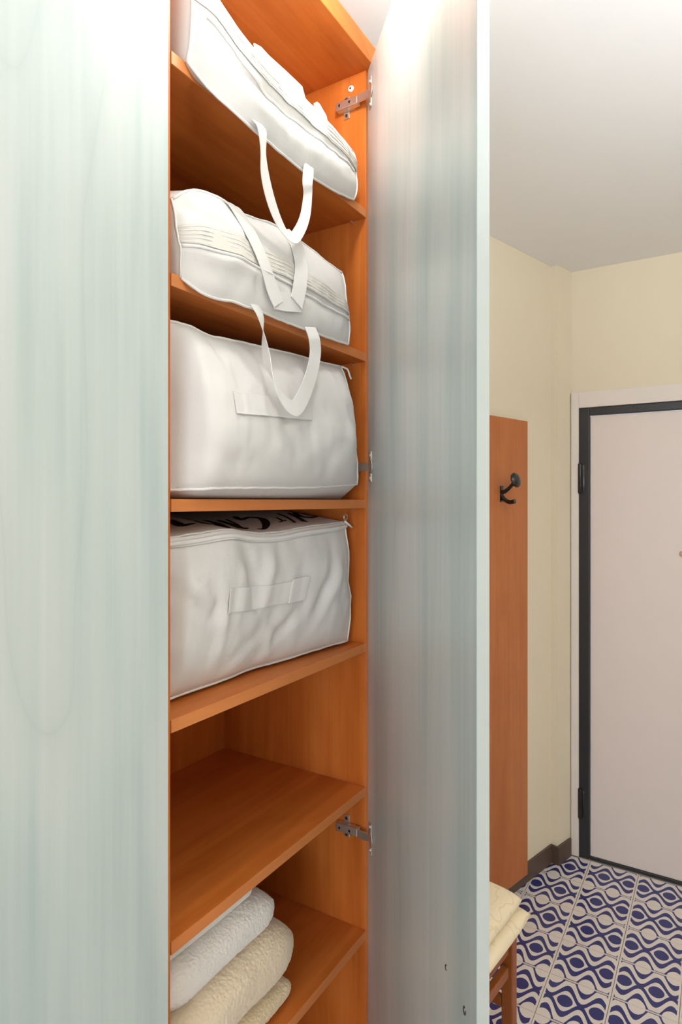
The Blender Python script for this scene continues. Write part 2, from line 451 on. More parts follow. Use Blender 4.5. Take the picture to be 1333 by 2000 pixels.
for z in SH:
    sh = board('shelf', (XP1 + 0.0006, YF, z), (XR0 - 0.0006, YB - 0.0065, z + SHT), wood_x)
    obj('edge_band', box_mm((XP1 + 0.0008, YF - 0.0012, z + 0.0002), (XR0 - 0.0008, YF + 0.0001, z + SHT - 0.0002), 0.0004), wood_edge, sh)
    for y in (YF + 0.033, YB - 0.06):
        bm = bmesh.new(); add_cyl(bm, (XR0 - 0.004, y, z - 0.0026), (1, 0, 0), 0.0024, 0.008, 10)
        obj('shelf_pin', bm, steel, wr)
bm = bmesh.new(); add_tube(bm, [(XR0, 0.7153, 2.590), (XR0 - 0.002, 0.7153, 2.590), (XR0 - 0.003, 0.7153, 2.590)], [0.0075, 0.007, 0.0055], 18)
cf = obj('cam_cap', bm, white_pl, wr)
bm = bmesh.new(); add_cyl(bm, (XR0 - 0.003, 0.7153, 2.590), (1, 0, 0), 0.0022, 0.0012, 10); obj('cap_recess', bm, steel_dark, cf)

# closed left door
DT = 2.615; DB = 0.04
ld = board('wardrobe_door', (0.012, YF - 0.0205, DB), (0.6105, YF - 0.0025, DT), door_pale, 0.0012)
# open right door
H0 = Vector((1.207, 0.6715, 0)); dd = Vector((-0.7364, -0.6765, 0)).normalized(); dn = Vector((0.6765, -0.7364, 0)).normalized()
DL, DTh = 0.596, 0.0178
def dbox(t0, t1, n0, n1, z0, z1, bev=0.0):
    c = H0 + dd * (t0 + t1) / 2 + dn * (n0 + n1) / 2 + Zv * (z0 + z1) / 2
    return box(c, (t1 - t0, n1 - n0, z1 - z0), (dd, dn, Zv), bev)
rd = obj('wardrobe_door', dbox(0.0, DL - 0.0014, 0.0, DTh, DB, DT, 0.0008), door_pale, wr)
obj('edge_band', dbox(DL - 0.0016, DL, 0.0002, DTh - 0.0002, DB + 0.0005, DT - 0.0005, 0.0006), edge_pale, rd)
# two spare screw marks on the inside of the open door
for (t, z, r) in ((0.487, 0.9838, 0.0026), (0.556, 0.9770, 0.0034)):
    bm = bmesh.new(); ring = []
    for k in range(13):
        a = 2 * math.pi * k / 12 * (0.62 if r < 0.003 else 0.86) + 1.2
        ring.append(H0 + dd * (t + math.cos(a) * r) + Zv * (z + math.sin(a) * r * 1.4) - dn * 0.0002)
    add_tube(bm, ring, 0.0011, 6); obj('screw_mark', bm, steel_dark, rd)

def make_hinge(z):
    y0 = YF + 0.052
    h = obj('hinge', box((XR0 - 0.010, y0 - 0.012, z), (0.015, 0.058, 0.019), None, 0.0025), steel, wr)      # arm body
    bm = bmesh.new()                                               # cross-shaped mounting plate
    add_box(bm, (XR0 - 0.0015, y0 - 0.004, z), (0.003, 0.044, 0.018), None, 0.0008)
    add_box(bm, (XR0 - 0.0015, y0 - 0.004, z), (0.003, 0.014, 0.050), None, 0.0008)
    obj('mounting_plate', bm, steel, h)
    bm = bmesh.new()
    for q in (0.018, -0.018): add_cyl(bm, (XR0 - 0.0036, y0 - 0.004, z + q), (1, 0, 0), 0.0034, 0.0016, 12)
    add_cyl(bm, (XR0 - 0.018, y0 - 0.020, z), (1, 0, 0), 0.0028, 0.0016, 12)
    add_cyl(bm, (XR0 - 0.018, y0 + 0.006, z), (1, 0, 0), 0.0028, 0.0016, 12)
    obj('screw', bm, steel_dark, h)
    # bent link to the cup
    a = Vector((XR0 - 0.014, y0 - 0.036, z)); b = Vector((XR0 - 0.016, YF + 0.000, z)); c = H0 + dd * 0.022 - dn * 0.004 + Zv * z
    bm = bmesh.new(); pts = catmull([a, b, c], 8)
    add_ribbon(bm, [p + Zv * 0.0085 for p in pts], [p - Zv * 0.0085 for p in pts], [Vector((-1, -0.2, 0)).normalized()] * 9, 0.003)
    obj('hinge_link', bm, steel, h)
    bm = bmesh.new()
    c = H0 + dd * 0.026 - dn * 0.001 + Zv * z
    add_box(bm, c, (0.018, 0.0022, 0.066), (dd, dn, Zv), 0.0009)
    add_cyl(bm, c + dd * 0.004 - dn * 0.0012, dn, 0.0165, 0.0016, 22)
    for q in (0.025, -0.025): add_cyl(bm, c - dn * 0.0016 + Zv * q, dn, 0.0036, 0.0016, 12)
    obj('hinge_cup', bm, steel, h)
for z in (2.549, 1.735, 0.926): make_hinge(z)

# ------------------------------------------------------------------ ceiling lamp above the wardrobe door (out of the frame)
lp = thing('ceiling_lamp', 'round opal glass ceiling lamp close to the wardrobe top', 'lamp', (LAMP[0], LAMP[1], CEIL))
bm = bmesh.new(); add_cyl(bm, (LAMP[0], LAMP[1], CEIL - 0.006), (0, 0, 1), 0.11, 0.012, 36); obj('base_plate', bm, white_pl, lp)
bm = bmesh.new()
add_tube(bm, [(LAMP[0], LAMP[1], CEIL - z) for z in (0.011, 0.026, 0.046, 0.060, 0.068)], [0.10, 0.098, 0.085, 0.06, 0.02], 36)
obj('shade', bm, opal(), lp, True)
lamp_light(LAMP[0], LAMP[1], CEIL - 0.115, 5.8, 0.035)

# uplighter floor lamp, added out of the frame to bounce light off the ceiling
UX, UY, UZ = 0.80, -0.90, 1.84
ul = thing('added_floor_lamp', 'slim white uplighter floor lamp added out of view to brighten the ceiling and hall', 'lamp', (UX, UY, 0))
bm = bmesh.new(); add_tube(bm, [(UX, UY, z) for z in (0.0005, 0.012, 0.02)], [0.13, 0.13, 0.02], 32); obj('base', bm, win_frame, ul, True, 40)
bm = bmesh.new(); add_cyl(bm, (UX, UY, 0.92), (0, 0, 1), 0.011, 1.80, 14); obj('pole', bm, win_frame, ul, True, 40)
bm = bmesh.new(); R = 32
prof = [(0.012, UZ - 0.06), (0.07, UZ - 0.045), (0.125, UZ - 0.015), (0.150, UZ + 0.02), (0.147, UZ + 0.02), (0.122, UZ - 0.011), (0.068, UZ - 0.040), (0.004, UZ - 0.052)]
rows = [[bm.verts.new((UX + r * math.cos(2 * math.pi * k / R), UY + r * math.sin(2 * math.pi * k / R), z)) for k in range(R)] for r, z in prof]
for a, b in zip(rows, rows[1:]):
    for k in range(R): bm.faces.new((a[k], a[(k + 1) % R], b[(k + 1) % R], b[k]))
obj('added_lamp_shade', bm, win_frame, ul, True, 50)
up_light(UX, UY, UZ - 0.004, 44.0, 0.2)

# ------------------------------------------------------------------ storage bags
class Bag:
    def __init__(s, name, label, bot, top, shelf_z, back_y, back_z, bulge=0.012, wr_amp=0.004, folds=(), seed=0.0, cap=0.012, crown=0.01, flat_top=None, open_left=False):
        s.B, s.T, s.shelf, s.yb, s.zb, s.bulge, s.amp, s.folds, s.seed, s.crown, s.flat = bot, top, shelf_z, back_y, back_z, bulge, wr_amp, folds, seed, crown, flat_top
        x = (bot[0][0] + bot[-1][0]) / 2
        s.ol = open_left
        s.e = thing(name, label, 'bag', (x, 0.85, shelf_z), 'white zipped storage bags on the wardrobe shelves')
        s.Bc, s.Tc = catmull(bot, 200), catmull(top, 200)
        s.build(cap)
    def seam(s, C, u):
        x = max(0.0, min(1.0, u)) * 200; k = min(int(x), 199); return C[k].lerp(C[k + 1], x - k)
    def front(s, u, v, off=0.0):
        P = s.seam(s.Bc, u).lerp(s.seam(s.Tc, u), v)
        e = min(1.0, min(u, 1 - u) / 0.12); e = e * (2 - e)
        g = 4 * v * (1 - v)
        lo = min(1.0, u / 0.10) if s.ol else 1.0
        d = s.bulge * (0.35 + 0.65 * e) * g ** 0.7 * lo
        d += s.amp * g ** 0.5 * (fbm((P.x * 9 + s.seed, P.z * 13, s.seed)) + 0.5 * fbm((P.x * 26, P.z * 22 + s.seed, 3.1)))
        for (u0, v0, u1, v1, wd, am) in s.folds:
            dx, dy = (u1 - u0), (v1 - v0); L2 = dx * dx + dy * dy
            t = max(0.0, min(1.0, ((u - u0) * dx + (v - v0) * dy) / L2))
            q = math.hypot(u - u0 - dx * t, (v - v0 - dy * t) * 0.5)
            d += am * math.exp(-(q / wd) ** 2) * g ** 0.4 * (1 - 0.6 * abs(2 * t - 1))
        return P + Vector((0, -d - off, 0))
    def topp(s, u, k):
        T = s.seam(s.Tc, u)
        y = T.y + (s.yb - T.y) * k
        if s.flat is not None: z = min(T.z + s.flat * (y - T.y) * (1 - 0.35 * k), SH[2] - 0.002)   # pressed under the shelf above
        else:
            z = T.z + (s.zb - T.z) * k + s.crown * math.sin(math.pi * k) + 0.5 * s.amp * math.sin(math.pi * k) * fbm((T.x * 14, y * 14, s.seed))
        return Vector((T.x, y, z))
    def ring(s, u):
        nf, nt, nb = 22, 10, 10; out = []
        for i in range(nf + 1): out.append(s.front(u, i / nf))
        for i in range(1, nt + 1): out.append(s.topp(u, i / nt))
        bt = s.topp(u, 1.0); B = s.seam(s.Bc, u); fl = s.shelf + 0.0015
        out.append(Vector((bt.x, s.yb + 0.012, (bt.z + fl) / 2)))
        out.append(Vector((B.x, s.yb, fl)))
        for i in range(1, nb):
            k = i / nb; y = s.yb + (B.y - s.yb) * k
            yl = max(B.y + 0.03, YF + 0.004)
            if y > yl: z = fl
            else:
                t = (yl - y) / max(1e-6, yl - B.y); z = fl + (B.z - fl) * t * t
            out.append(Vector((B.x, y, z)))
        return out
    def build(s, cap):
        NU = 90; bm = bmesh.new(); secs = []
        R0, R1 = s.ring(0.0), s.ring(1.0)
        def capped(R, q, sg):
            c = sum(R, Vector()) / len(R); a = q * math.pi / 2; k = math.cos(a)
            return [c + (p - c) * k + Vector((sg * cap * math.sin(a), 0, 0)) for p in R]
        for q in (0.97, 0.8, 0.6, 0.4, 0.2, 0.08): secs.append(capped(R0, q, -1))
        for i in range(NU + 1): secs.append(s.ring(i / NU))
        for q in (0.08, 0.2, 0.4, 0.6, 0.8, 0.97): secs.append(capped(R1, q, 1))
        for r in secs:
            for p in r:
                if p.y > YF - 0.004: p.x = max(XP1 + 0.0015, min(XR0 - 0.0015, p.x))
        rows = [[bm.verts.new(p) for p in r] for r in secs]; n = len(rows[0])
        for a, b in zip(rows, rows[1:]):
            for k in range(n): bm.faces.new((a[k], a[(k + 1) % n], b[(k + 1) % n], b[k]))
        bm.faces.new(rows[0][::-1]); bm.faces.new(rows[-1])
        s.body = obj('bag_body', bm, bag_white, s.e, True, 62)
        r = 0.0022
        def pipe(pts, rad=r):
            bm = bmesh.new(); add_tube(bm, pts, rad, 8); return obj('piping', bm, bag_seam, s.e, True)
        wob = lambda p, k: p + Vector((0, -0.0008, 0.0012 * fbm((p.x * 40, k, s.seed))))
        pipe([wob(s.front(i / 60, 0.0), 1) for i in range(61)])
        pipe([wob(s.front(i / 60, 1.0), 5) for i in range(61)])
        pipe([s.front(1.0, i / 16) + Vector((0.001, -0.0005, 0)) for i in range(17)], 0.0018)
        if not s.ol: pipe([s.front(0.0, i / 16) + Vector((-0.001, -0.0005, 0)) for i in range(17)], 0.0018)
    def strip(s, name, mat, v0, v1, u0=0.0, u1=1.0, off=0.0015, th=0.0012, n=80, bow=0.0):
        bm = bmesh.new(); A, Bq = [], []
        for i in range(n + 1):
            u = u0 + (u1 - u0) * i / n
            q = lambda v: (v(u) if callable(v) else v)
            A.append(s.front(u, q(v1), off)); Bq.append(s.front(u, q(v0), off))
        add_ribbon(bm, A, Bq, [Vector((0, -1, 0.0))] * (n + 1), th)
        return obj(name, bm, mat, s.e, True, 40)
    def cord(s, name, mat, v, off, r, parent=None, u0=0.0, u1=1.0):
        bm = bmesh.new(); n = 80
        q = lambda u: (v(u) if callable(v) else v)
        add_tube(bm, [s.front(u0 + (u1 - u0) * i / n, q(u0 + (u1 - u0) * i / n), off) for i in range(n + 1)], r, 6)
        return obj(name, bm, mat, parent or s.e, True)
    def zipper(s, v0, v1, ribs=4):
        z = s.strip('zipper', zip_tape, v0, v1)
        for k in range(ribs):
            t = (k + 0.4) / ribs
            s.cord('zipper_rib', bag_seam, lambda u, t=t: (v0(u) if callable(v0) else v0) * (1 - t) + (v1(u) if callable(v1) else v1) * t, 0.0022, 0.0009, z)
        return z
    def strap(s, pts, widths, tilt, n=60, th=0.0012, parent=None):
        """hanging loop: centre line pts, full widths, tilt = angle of the band about its own line"""
        C = catmull(pts, n); W = catmull([(x, 0, 0) for x in widths], n); R = catmull([(x, 0, 0) for x in tilt], n)
        A, Bq, N = [], [], []
        for i, p in enumerate(C):
            d = (C[min(i + 1, n)] - C[max(i - 1, 0)]).normalized()
            f = Vector((0, -1, 0)); side = d.cross(f).normalized(); f2 = side.cross(d).normalized()
            a = R[i].x; sd = side * math.cos(a) + f2 * math.sin(a); nn = f2 * math.cos(a) - side * math.sin(a)
            A.append(p + sd * W[i].x / 2); Bq.append(p - sd * W[i].x / 2); N.append(nn)
        bm = bmesh.new(); add_ribbon(bm, A, Bq, N, th); return obj('handle', bm, strap_white, s.e, True, 40)

S1, S2, S3, S4, S6 = SH[0] + SHT, SH[1] + SHT, SH[2] + SHT, SH[3] + SHT, SH[5] + SHT

b1 = Bag('storage_bag', 'white zipped storage bag lying flat on the topmost shelf under the bright ceiling light',
    [(0.660, 0.672, 2.306), (0.6868, 0.660, 2.2821), (0.7323, 0.652, 2.2687), (0.7859, 0.645, 2.2579), (0.8543, 0.645, 2.2557), (0.9385, 0.65, 2.2596), (1.042, 0.66, 2.2763), (1.140, 0.67, 2.3007)],
    [(0.668, 0.675, 2.462), (0.7154, 0.670, 2.4419), (0.7546, 0.668, 2.425), (0.7897, 0.668, 2.4159), (0.8478, 0.670, 2.4145), (0.955, 0.672, 2.4169), (1.052, 0.674, 2.4167), (1.150, 0.678, 2.4102)],
    S1, 1.06, 2.42, bulge=0.022, wr_amp=0.005, seed=2.3, crown=0.02,
    folds=((0.05, 0.42, 0.95, 0.50, 0.03, -0.010), (0.1, 0.2, 0.9, 0.26, 0.05, 0.006), (0.5, 0.9, 0.8, 0.8, 0.04, 0.005)))
b1.zipper(lambda u: 0.60 - 0.05 * u, lambda u: 0.83 - 0.06 * u, 4)
b1.cord('flap_edge', bag_seam, lambda u: 0.50 - 0.03 * u + 0.02 * math.sin(7 * u), 0.002, 0.0022, None, 0.06, 0.97)
b1.strap([(0.7798, 0.638, 2.268), (0.7825, 0.630, 2.2536), (0.7905, 0.634, 2.2236), (0.8007, 0.638, 2.1909), (0.8196, 0.64, 2.1568), (0.8449, 0.64, 2.1281), (0.8742, 0.638, 2.1152), (0.8990, 0.638, 2.1399), (0.9160, 0.638, 2.1731), (0.9240, 0.638, 2.2136), (0.9200, 0.636, 2.2315), (0.9290, 0.640, 2.268)],
    [0.026, 0.026, 0.027, 0.026, 0.026, 0.026, 0.022, 0.020, 0.018, 0.016, 0.018, 0.022], [0.0, 0.1, 0.35, 0.1, 0.05, 0.2, 0.5, 0.7, 0.9, 1.15, 0.9, 0.3])
# the upper handle flopping over the top of the bag: two standing loops of webbing
bm = bmesh.new()
fa = [(0.812, 0.672, 2.428), (0.835, 0.676, 2.4375), (0.862, 0.680, 2.4405), (0.905, 0.684, 2.4470), (0.935, 0.684, 2.4480), (0.966, 0.684, 2.4485), (0.967, 0.683, 2.447)]
fb = [(0.815, 0.668, 2.400), (0.836, 0.668, 2.398), (0.864, 0.668, 2.398), (0.908, 0.668, 2.400), (0.935, 0.668, 2.402), (0.964, 0.668, 2.404), (0.9665, 0.670, 2.404)]
add_ribbon(bm, [Vector(p) for p in fa], [Vector(p) for p in fb], [Vector((0, -1, 0))] * 7, 0.0025); obj('handle', bm, strap_white, b1.e, False)
bm = bmesh.new()
fa = [(0.990, 0.670, 2.424), (1.001, 0.672, 2.433), (1.010, 0.672, 2.434), (1.034, 0.672, 2.424), (1.036, 0.672, 2.420)]
fb = [(0.988, 0.666, 2.400), (1.000, 0.666, 2.400), (1.010, 0.666, 2.400), (1.030, 0.666, 2.400), (1.034, 0.666, 2.400)]
add_ribbon(bm, [Vector(p) for p in fa], [Vector(p) for p in fb], [Vector((0, -1, 0))] * 5, 0.0025); obj('handle', bm, strap_white, b1.e, False)

b2 = Bag('storage_bag', 'white zipped storage bag on the second shelf with its handle folded down over its front',
    [(0.652, 0.676, 1.986), (0.6868, 0.660, 1.9686), (0.7391, 0.655, 1.972), (0.798, 0.653, 1.9741), (0.8676, 0.653, 1.9736), (0.95, 0.656, 1.9763), (1.031, 0.663, 1.9821), (1.1212, 0.672, 1.9890)],
    [(0.642, 0.684, 2.100), (0.6837, 0.684, 2.1305), (0.7397, 0.684, 2.1423), (0.8018, 0.684, 2.1399), (0.8856, 0.684, 2.1528), (0.9818, 0.684, 2.1518), (1.0542, 0.684, 2.1443), (1.115, 0.684, 2.1406)],
    S2, 1.06, 2.155, bulge=0.020, wr_amp=0.005, seed=5.7, crown=0.02,
    folds=((0.02, 0.35, 0.5, 0.33, 0.03, 0.010), (0.5, 0.36, 1.0, 0.34, 0.025, -0.004), (0.1, 0.95, 0.3, 0.7, 0.04, 0.006), (0.12, 0.7, 0.02, 0.95, 0.03, -0.006), (0.4, 0.3, 0.42, 0.05, 0.02, -0.004)))
b2.zipper(lambda u: 0.44 - 0.04 * u, lambda u: 0.66 - 0.10 * u, 5)
b2.cord('flap_edge', bag_seam, lambda u: 0.395 - 0.05 * u + 0.015 * math.sin(6 * u), 0.002, 0.0022)
def on(b, u, v, off=0.005): return b.front(u, v, off)
b2.strap([on(b2, 0.335, 1.0, 0.003), on(b2, 0.35, 0.92), on(b2, 0.395, 0.7), on(b2, 0.435, 0.45), on(b2, 0.475, 0.22, 0.006), on(b2, 0.505, 0.10, 0.008)], [0.026, 0.030, 0.032, 0.032, 0.032, 0.030], [0.25, 0.15, 0.1, 0.1, 0.0, 0.0])
b2.strap([on(b2, 0.484, 0.13, 0.0045), on(b2, 0.545, 0.155, 0.0045), on(b2, 0.622, 0.205, 0.0045)], [0.030, 0.032, 0.032], [0.0, 0.0, 0.0], 20)
b2.strap([on(b2, 0.598, 0.185, 0.008), on(b2, 0.618, 0.40, 0.007), on(b2, 0.632, 0.62, 0.006), on(b2, 0.622, 0.82, 0.005), on(b2, 0.606, 1.0, 0.003)], [0.034, 0.036, 0.036, 0.034, 0.030], [0.0, 0.05, 0.1, 0.15, 0.2])
b2.strap([(0.7897, 0.650, 1.980), (0.795, 0.643, 1.960), (0.8016, 0.643, 1.9364), (0.8083, 0.643, 1.9042), (0.8060, 0.630, 1.8690), (0.8210, 0.620, 1.8320), (0.8520, 0.617, 1.8165), (0.8850, 0.620, 1.8440), (0.9290, 0.634, 1.89), (0.9545, 0.643, 1.9338), (0.951, 0.643, 1.960), (0.9478, 0.650, 1.981)],
    [0.027, 0.026, 0.024, 0.020, 0.024, 0.027, 0.028, 0.030, 0.031, 0.031, 0.030, 0.031], [0.1, 0.3, 0.7, 1.25, 0.8, 0.35, 0.2, 0.1, 0.05, 0.1, 0.15, 0.1])

b3 = Bag('storage_bag', 'tall plump white storage bag on the third shelf behind a hanging handle loop',
    [(0.6440, 0.695, 1.6757), (0.6795, 0.655, 1.6782), (0.7323, 0.650, 1.6807), (0.7919, 0.648, 1.6817), (0.8757, 0.648, 1.6833), (0.9581, 0.650, 1.6857), (1.0612, 0.658, 1.6909), (1.1508, 0.668, 1.6961)],
    [(0.6480, 0.705, 1.9285), (0.6929, 0.70, 1.929), (0.7377, 0.70, 1.9248), (0.799, 0.70, 1.9299), (0.8816, 0.70, 1.9351), (0.9761, 0.70, 1.9411), (1.0659, 0.70, 1.9444), (1.1359, 0.70, 1.9489)],
    S3, 1.07, 1.945, open_left=True, bulge=0.042, wr_amp=0.006, seed=9.1, crown=0.008,
    folds=((0.06, 0.25, 0.35, 0.12, 0.03, -0.006), (0.86, 0.8, 0.97, 0.3, 0.03, -0.007), (0.8, 0.95, 0.9, 0.7, 0.03, 0.006), (0.2, 0.97, 0.26, 0.80, 0.02, -0.006)))
b3.strip('label_pocket', strap_white, lambda u: 0.47 + 0.045 * (u - 0.25), lambda u: 0.60 + 0.035 * (u - 0.25), 0.245, 0.66, 0.0012, 0.0014, 40)
b3.cord('pocket_hem', bag_seam, lambda u: 0.465 + 0.045 * (u - 0.25), 0.0024, 0.0014, None, 0.245, 0.66)
bm = bmesh.new(); add_tube(bm, catmull([(1.137, 0.698, 1.949), (1.149, 0.690, 1.944), (1.153, 0.687, 1.932), (1.158, 0.686, 1.924)], 10), 0.002, 6); obj('zip_tail', bm, bag_seam, b3.e, True)

b4 = Bag('storage_bag', 'white storage bag with black printed lettering on its top, on the fourth shelf',
    [(0.645, 0.740, 1.3525), (0.6964, 0.7342, 1.3525), (0.7486, 0.7346, 1.353), (0.8095, 0.7349, 1.352), (0.8877, 0.7380, 1.353), (0.9645, 0.7282, 1.352), (1.0606, 0.7187, 1.353), (1.174, 0.7059, 1.3535)],
    [(0.648, 0.722, 1.603), (0.7189, 0.715, 1.608), (0.7903, 0.712, 1.6127), (0.8569, 0.715, 1.6035), (0.9312, 0.715, 1.6014), (1.0145, 0.713, 1.608), (1.1005, 0.713, 1.6111), (1.172, 0.715, 1.6153)],
    S4, 1.06, 1.635, open_left=True, bulge=0.034, wr_amp=0.007, seed=13.4, flat_top=0.165,
    folds=((0.36, 0.93, 0.47, 0.52, 0.035, -0.016), (0.52, 0.9, 0.50, 0.55, 0.03, 0.010), (0.02, 0.8, 0.2, 0.55, 0.022, 0.010), (0.05, 0.72, 0.2, 0.47, 0.03, -0.008), (0.24, 0.6, 0.30, 0.25, 0.03, 0.010),
           (0.20, 0.75, 0.26, 0.35, 0.025, -0.008), (0.55, 0.12, 0.72, 0.42, 0.03, -0.012), (0.60, 0.05, 0.56, 0.30, 0.025, 0.009), (0.78, 0.25, 0.86, 0.75, 0.03, -0.012), (0.9, 0.7, 0.8, 0.2, 0.03, 0.008), (0.36, 0.1, 0.5, 0.3, 0.03, -0.006)))
lv0 = lambda u: 0.46 + 0.02 * math.sin(4 * u); lv1 = lambda u: 0.615 + 0.02 * math.sin(4 * u)
b4.strip('label_pocket', strap_white, lv0, lv1, 0.275, 0.71, 0.0012, 0.0014, 40)
b4.strip('label_tab', strap_white, lambda u: lv0(u) - 0.005, lambda u: lv1(u) + 0.015, 0.625, 0.715, 0.003, 0.0012, 14)
b4.strip('zipper', bag_seam, 0.94, 0.995, 0.0, 1.0, 0.0016, 0.002)
b4.cord('zipper_cover', bag_seam, 0.962, 0.004, 0.0045)
z = b4.seam(b4.Tc, 1.0)
bm = bmesh.new()
add_tube(bm, [z + Vector((0.004 + 0.007 * math.cos(a), -0.004, 0.010 + 0.007 * math.sin(a))) for a in [2 * math.pi * k / 14 for k in range(15)]], 0.0018, 6)
zp = obj('zip_pull', bm, steel, b4.e, True)
bm = bmesh.new(); add_tube(bm, [z + Vector((-0.006, -0.008, 0.001)), z + Vector((0.010, -0.010, -0.008)), z + Vector((0.024, -0.010, -0.014))], 0.0026, 6); obj('pull_cord', bm, bag_seam, zp, True)
# black lettering on the top flap (the tail ends of tall italic capitals)
strokes = [([(0.763, 0.816), (0.750, 0.786), (0.745, 0.770), (0.776, 0.770)], [6, 11, 9, 2]), ([(0.842, 0.862), (0.829, 0.821), (0.803, 0.773), (0.813, 0.769)], [5, 13, 15, 3]),
    ([(0.896, 0.866), (0.887, 0.828), (0.852, 0.773), (0.862, 0.770)], [5, 11, 14, 3]), ([(0.928, 0.858), (0.909, 0.804), (0.891, 0.764), (0.909, 0.766)], [6, 10, 10, 3]),
    ([(0.950, 0.856), (0.923, 0.805), (0.893, 0.768)], [3, 3.5, 3]), ([(0.988, 0.868), (0.972, 0.836), (1.000, 0.842), (1.016, 0.821), (0.982, 0.780), (0.936, 0.748), (0.922, 0.752)], [6, 8, 5, 9, 10, 5, 3]),
    ([(1.058, 0.812), (1.035, 0.776), (1.048, 0.779)], [3, 3.5, 2]), ([(1.013, 0.770), (1.035, 0.776)], [2, 3]), ([(1.118, 0.856), (1.088, 0.806), (1.043, 0.752)], [3, 4, 4]),
    ([(1.145, 0.846), (1.110, 0.793), (1.078, 0.752)], [4, 6, 8]), ([(1.165, 0.842), (1.132, 0.806), (1.136, 0.782), (1.166, 0.778)], [6, 9, 8, 3]), ([(1.172, 0.826), (1.160, 0.796), (1.170, 0.782)], [3, 3, 2])]
bm = bmesh.new()
def top_at(x, y):
    lo, hi = 0.0, 1.0
    for _ in range(24):
        m = (lo + hi) / 2
        if b4.seam(b4.Tc, m).x < x: lo = m
        else: hi = m
    T = b4.seam(b4.Tc, lo); k = max(0.0, (y - T.y) / (b4.yb - T.y)); p = b4.topp(lo, k); p.x = x; return p + Vector((0, 0, 0.0006))
for pts, wd in strokes:
    C = catmull([(x, y, 0) for x, y in pts], 18); W = catmull([(q * 1.75 / 1000, 0, 0) for q in wd], 18); A, Bq = [], []
    for i, p in enumerate(C):
        d = (C[min(i + 1, 18)] - C[max(i - 1, 0)]).normalized(); sd = Vector((-d.y, d.x, 0)) * W[i].x / 2
        A.append(top_at((p + sd).x, (p + sd).y)); Bq.append(top_at((p - sd).x, (p - sd).y))
    add_ribbon(bm, A, Bq, [Zv] * 19, 0.0004)
obj('printed_lettering', bm, ink, b4.e)

# ------------------------------------------------------------------ towels
def towel(name, label, group, x0, x1, y0, y1, z0, z1, mat, seed, rx=0.06, rough=0.0035, droop=0.0, tilt=0.0, split=True):
    """folded terry towel: rounded slab, fold at the front and a soft rolled right end"""
    NX, NP = 190, 260; bm = bmesh.new(); rows = []
    hy, hz = (y1 - y0) / 2, (z1 - z0) / 2; cy, cz = (y0 + y1) / 2, (z0 + z1) / 2
    for i in range(NX + 1):
        t = i / NX; x = x0 + (x1 - x0) * t
        e = min(1.0, (x1 - x) / rx, (x - x0 + 0.004) / rx); k = max(0.02, 1 - (1 - max(0, e)) ** 2.2) ** 0.5
        row = []
        for j in range(NP):
            a = 2 * math.pi * j / NP; ca, sa = math.cos(a), math.sin(a)
            py = math.copysign(abs(ca) ** 0.42, ca) * (hy - hz * (1 - k) * 0.6); pz = math.copysign(abs(sa) ** 0.62, sa) * hz * k
            q = Vector((x, cy + py, cz + pz + droop * (t - 0.5) - tilt * t))
            nrm = Vector((0.4 * (1 - k), ca, sa)).normalized()
            dsp = rough * 0.9 * fbm((q.x * 11 + seed, q.y * 11, q.z * 11), 2) + rough * (noise.noise(Vector((q.x * 240, q.y * 240, q.z * 240 + seed))) + 0.7 * noise.noise(Vector((q.x * 420, q.y * 420 + seed, q.z * 420)))) * 0.30
            q += nrm * dsp
            q.z = max(q.z, z0 + 0.0005 if droop == 0 else q.z)
            row.append(q)
        rows.append([bm.verts.new(p) for p in row])
    for a, b in zip(rows, rows[1:]):
        for j in range(NP): bm.faces.new((a[j], a[(j + 1) % NP], b[(j + 1) % NP], b[j]))
    bm.faces.new(rows[0][::-1]); bm.faces.new(rows[-1])
    o = obj(name, bm, mat, None, True); rebase(o, ((x0 + x1) / 2, cy, z0)); return tag(o, label, 'towel', group)
G = 'folded towels stacked in the wardrobe'
towel('towel', 'deep cream terry towel at the bottom of the towel stack', G, 0.650, 0.972, 0.700, 1.00, S6 + 0.0005, S6 + 0.048, towel_deep, 1.0, 0.03)
towel('towel', 'thick fluffy cream towel folded above the bottom one', G, 0.645, 0.984, 0.690, 1.00, S6 + 0.0505, 0.871, towel_cream, 4.0, 0.09, 0.0042)
towel('towel', 'thick white terry towel resting on the cream towel', G, 0.645, 0.922, 0.695, 1.00, 0.8745, 0.953, towel_white, 8.0, 0.055)
towel('towel', 'thin white folded towel on top of the towel stack', G, 0.645, 0.856, 0.705, 1.00, 0.9565, 1.001, towel_white, 11.0, 0.012, 0.0016)

# ------------------------------------------------------------------ coat board with a hook on the hall wall
bx0, bx1 = 2.33, 2.703
def wp(x, out, z): return Vector((x, wy(x), 0)) + wnor * out + Zv * z
cb = thing('coat_board', 'upright cherry wood coat board fixed to the cream hall wall', 'coat rack', tuple(wp((bx0 + bx1) / 2, 0.0, 0.058)))
Lb = (Vector((bx1, wy(bx1), 0)) - Vector((bx0, wy(bx0), 0))).length
obj('back_board', box(wp((bx0 + bx1) / 2, 0.0215, (0.058 + 2.003) / 2), (Lb, 0.019, 2.003 - 0.058), (wdir, wnor, Zv), 0.001), wood_board, cb)
hx, hz = 2.507, 1.690                            # wall plate; the long arm rises to a round end, the short prong below
f0 = 0.031
bm = bmesh.new(); pl = []
add_box(bm, wp(hx, f0 + 0.002, hz), (0.022, 0.004, 0.066), (wdir, wnor, Zv), 0.0015)
hk = obj('coat_hook', bm, black_iron, cb, True, 40)
bm = bmesh.new()
arm = catmull([wp(hx, f0 + 0.003, hz + 0.006), wp(hx, f0 + 0.018, hz + 0.010), wp(hx, f0 + 0.040, hz + 0.026), wp(hx, f0 + 0.062, hz + 0.050)], 18)
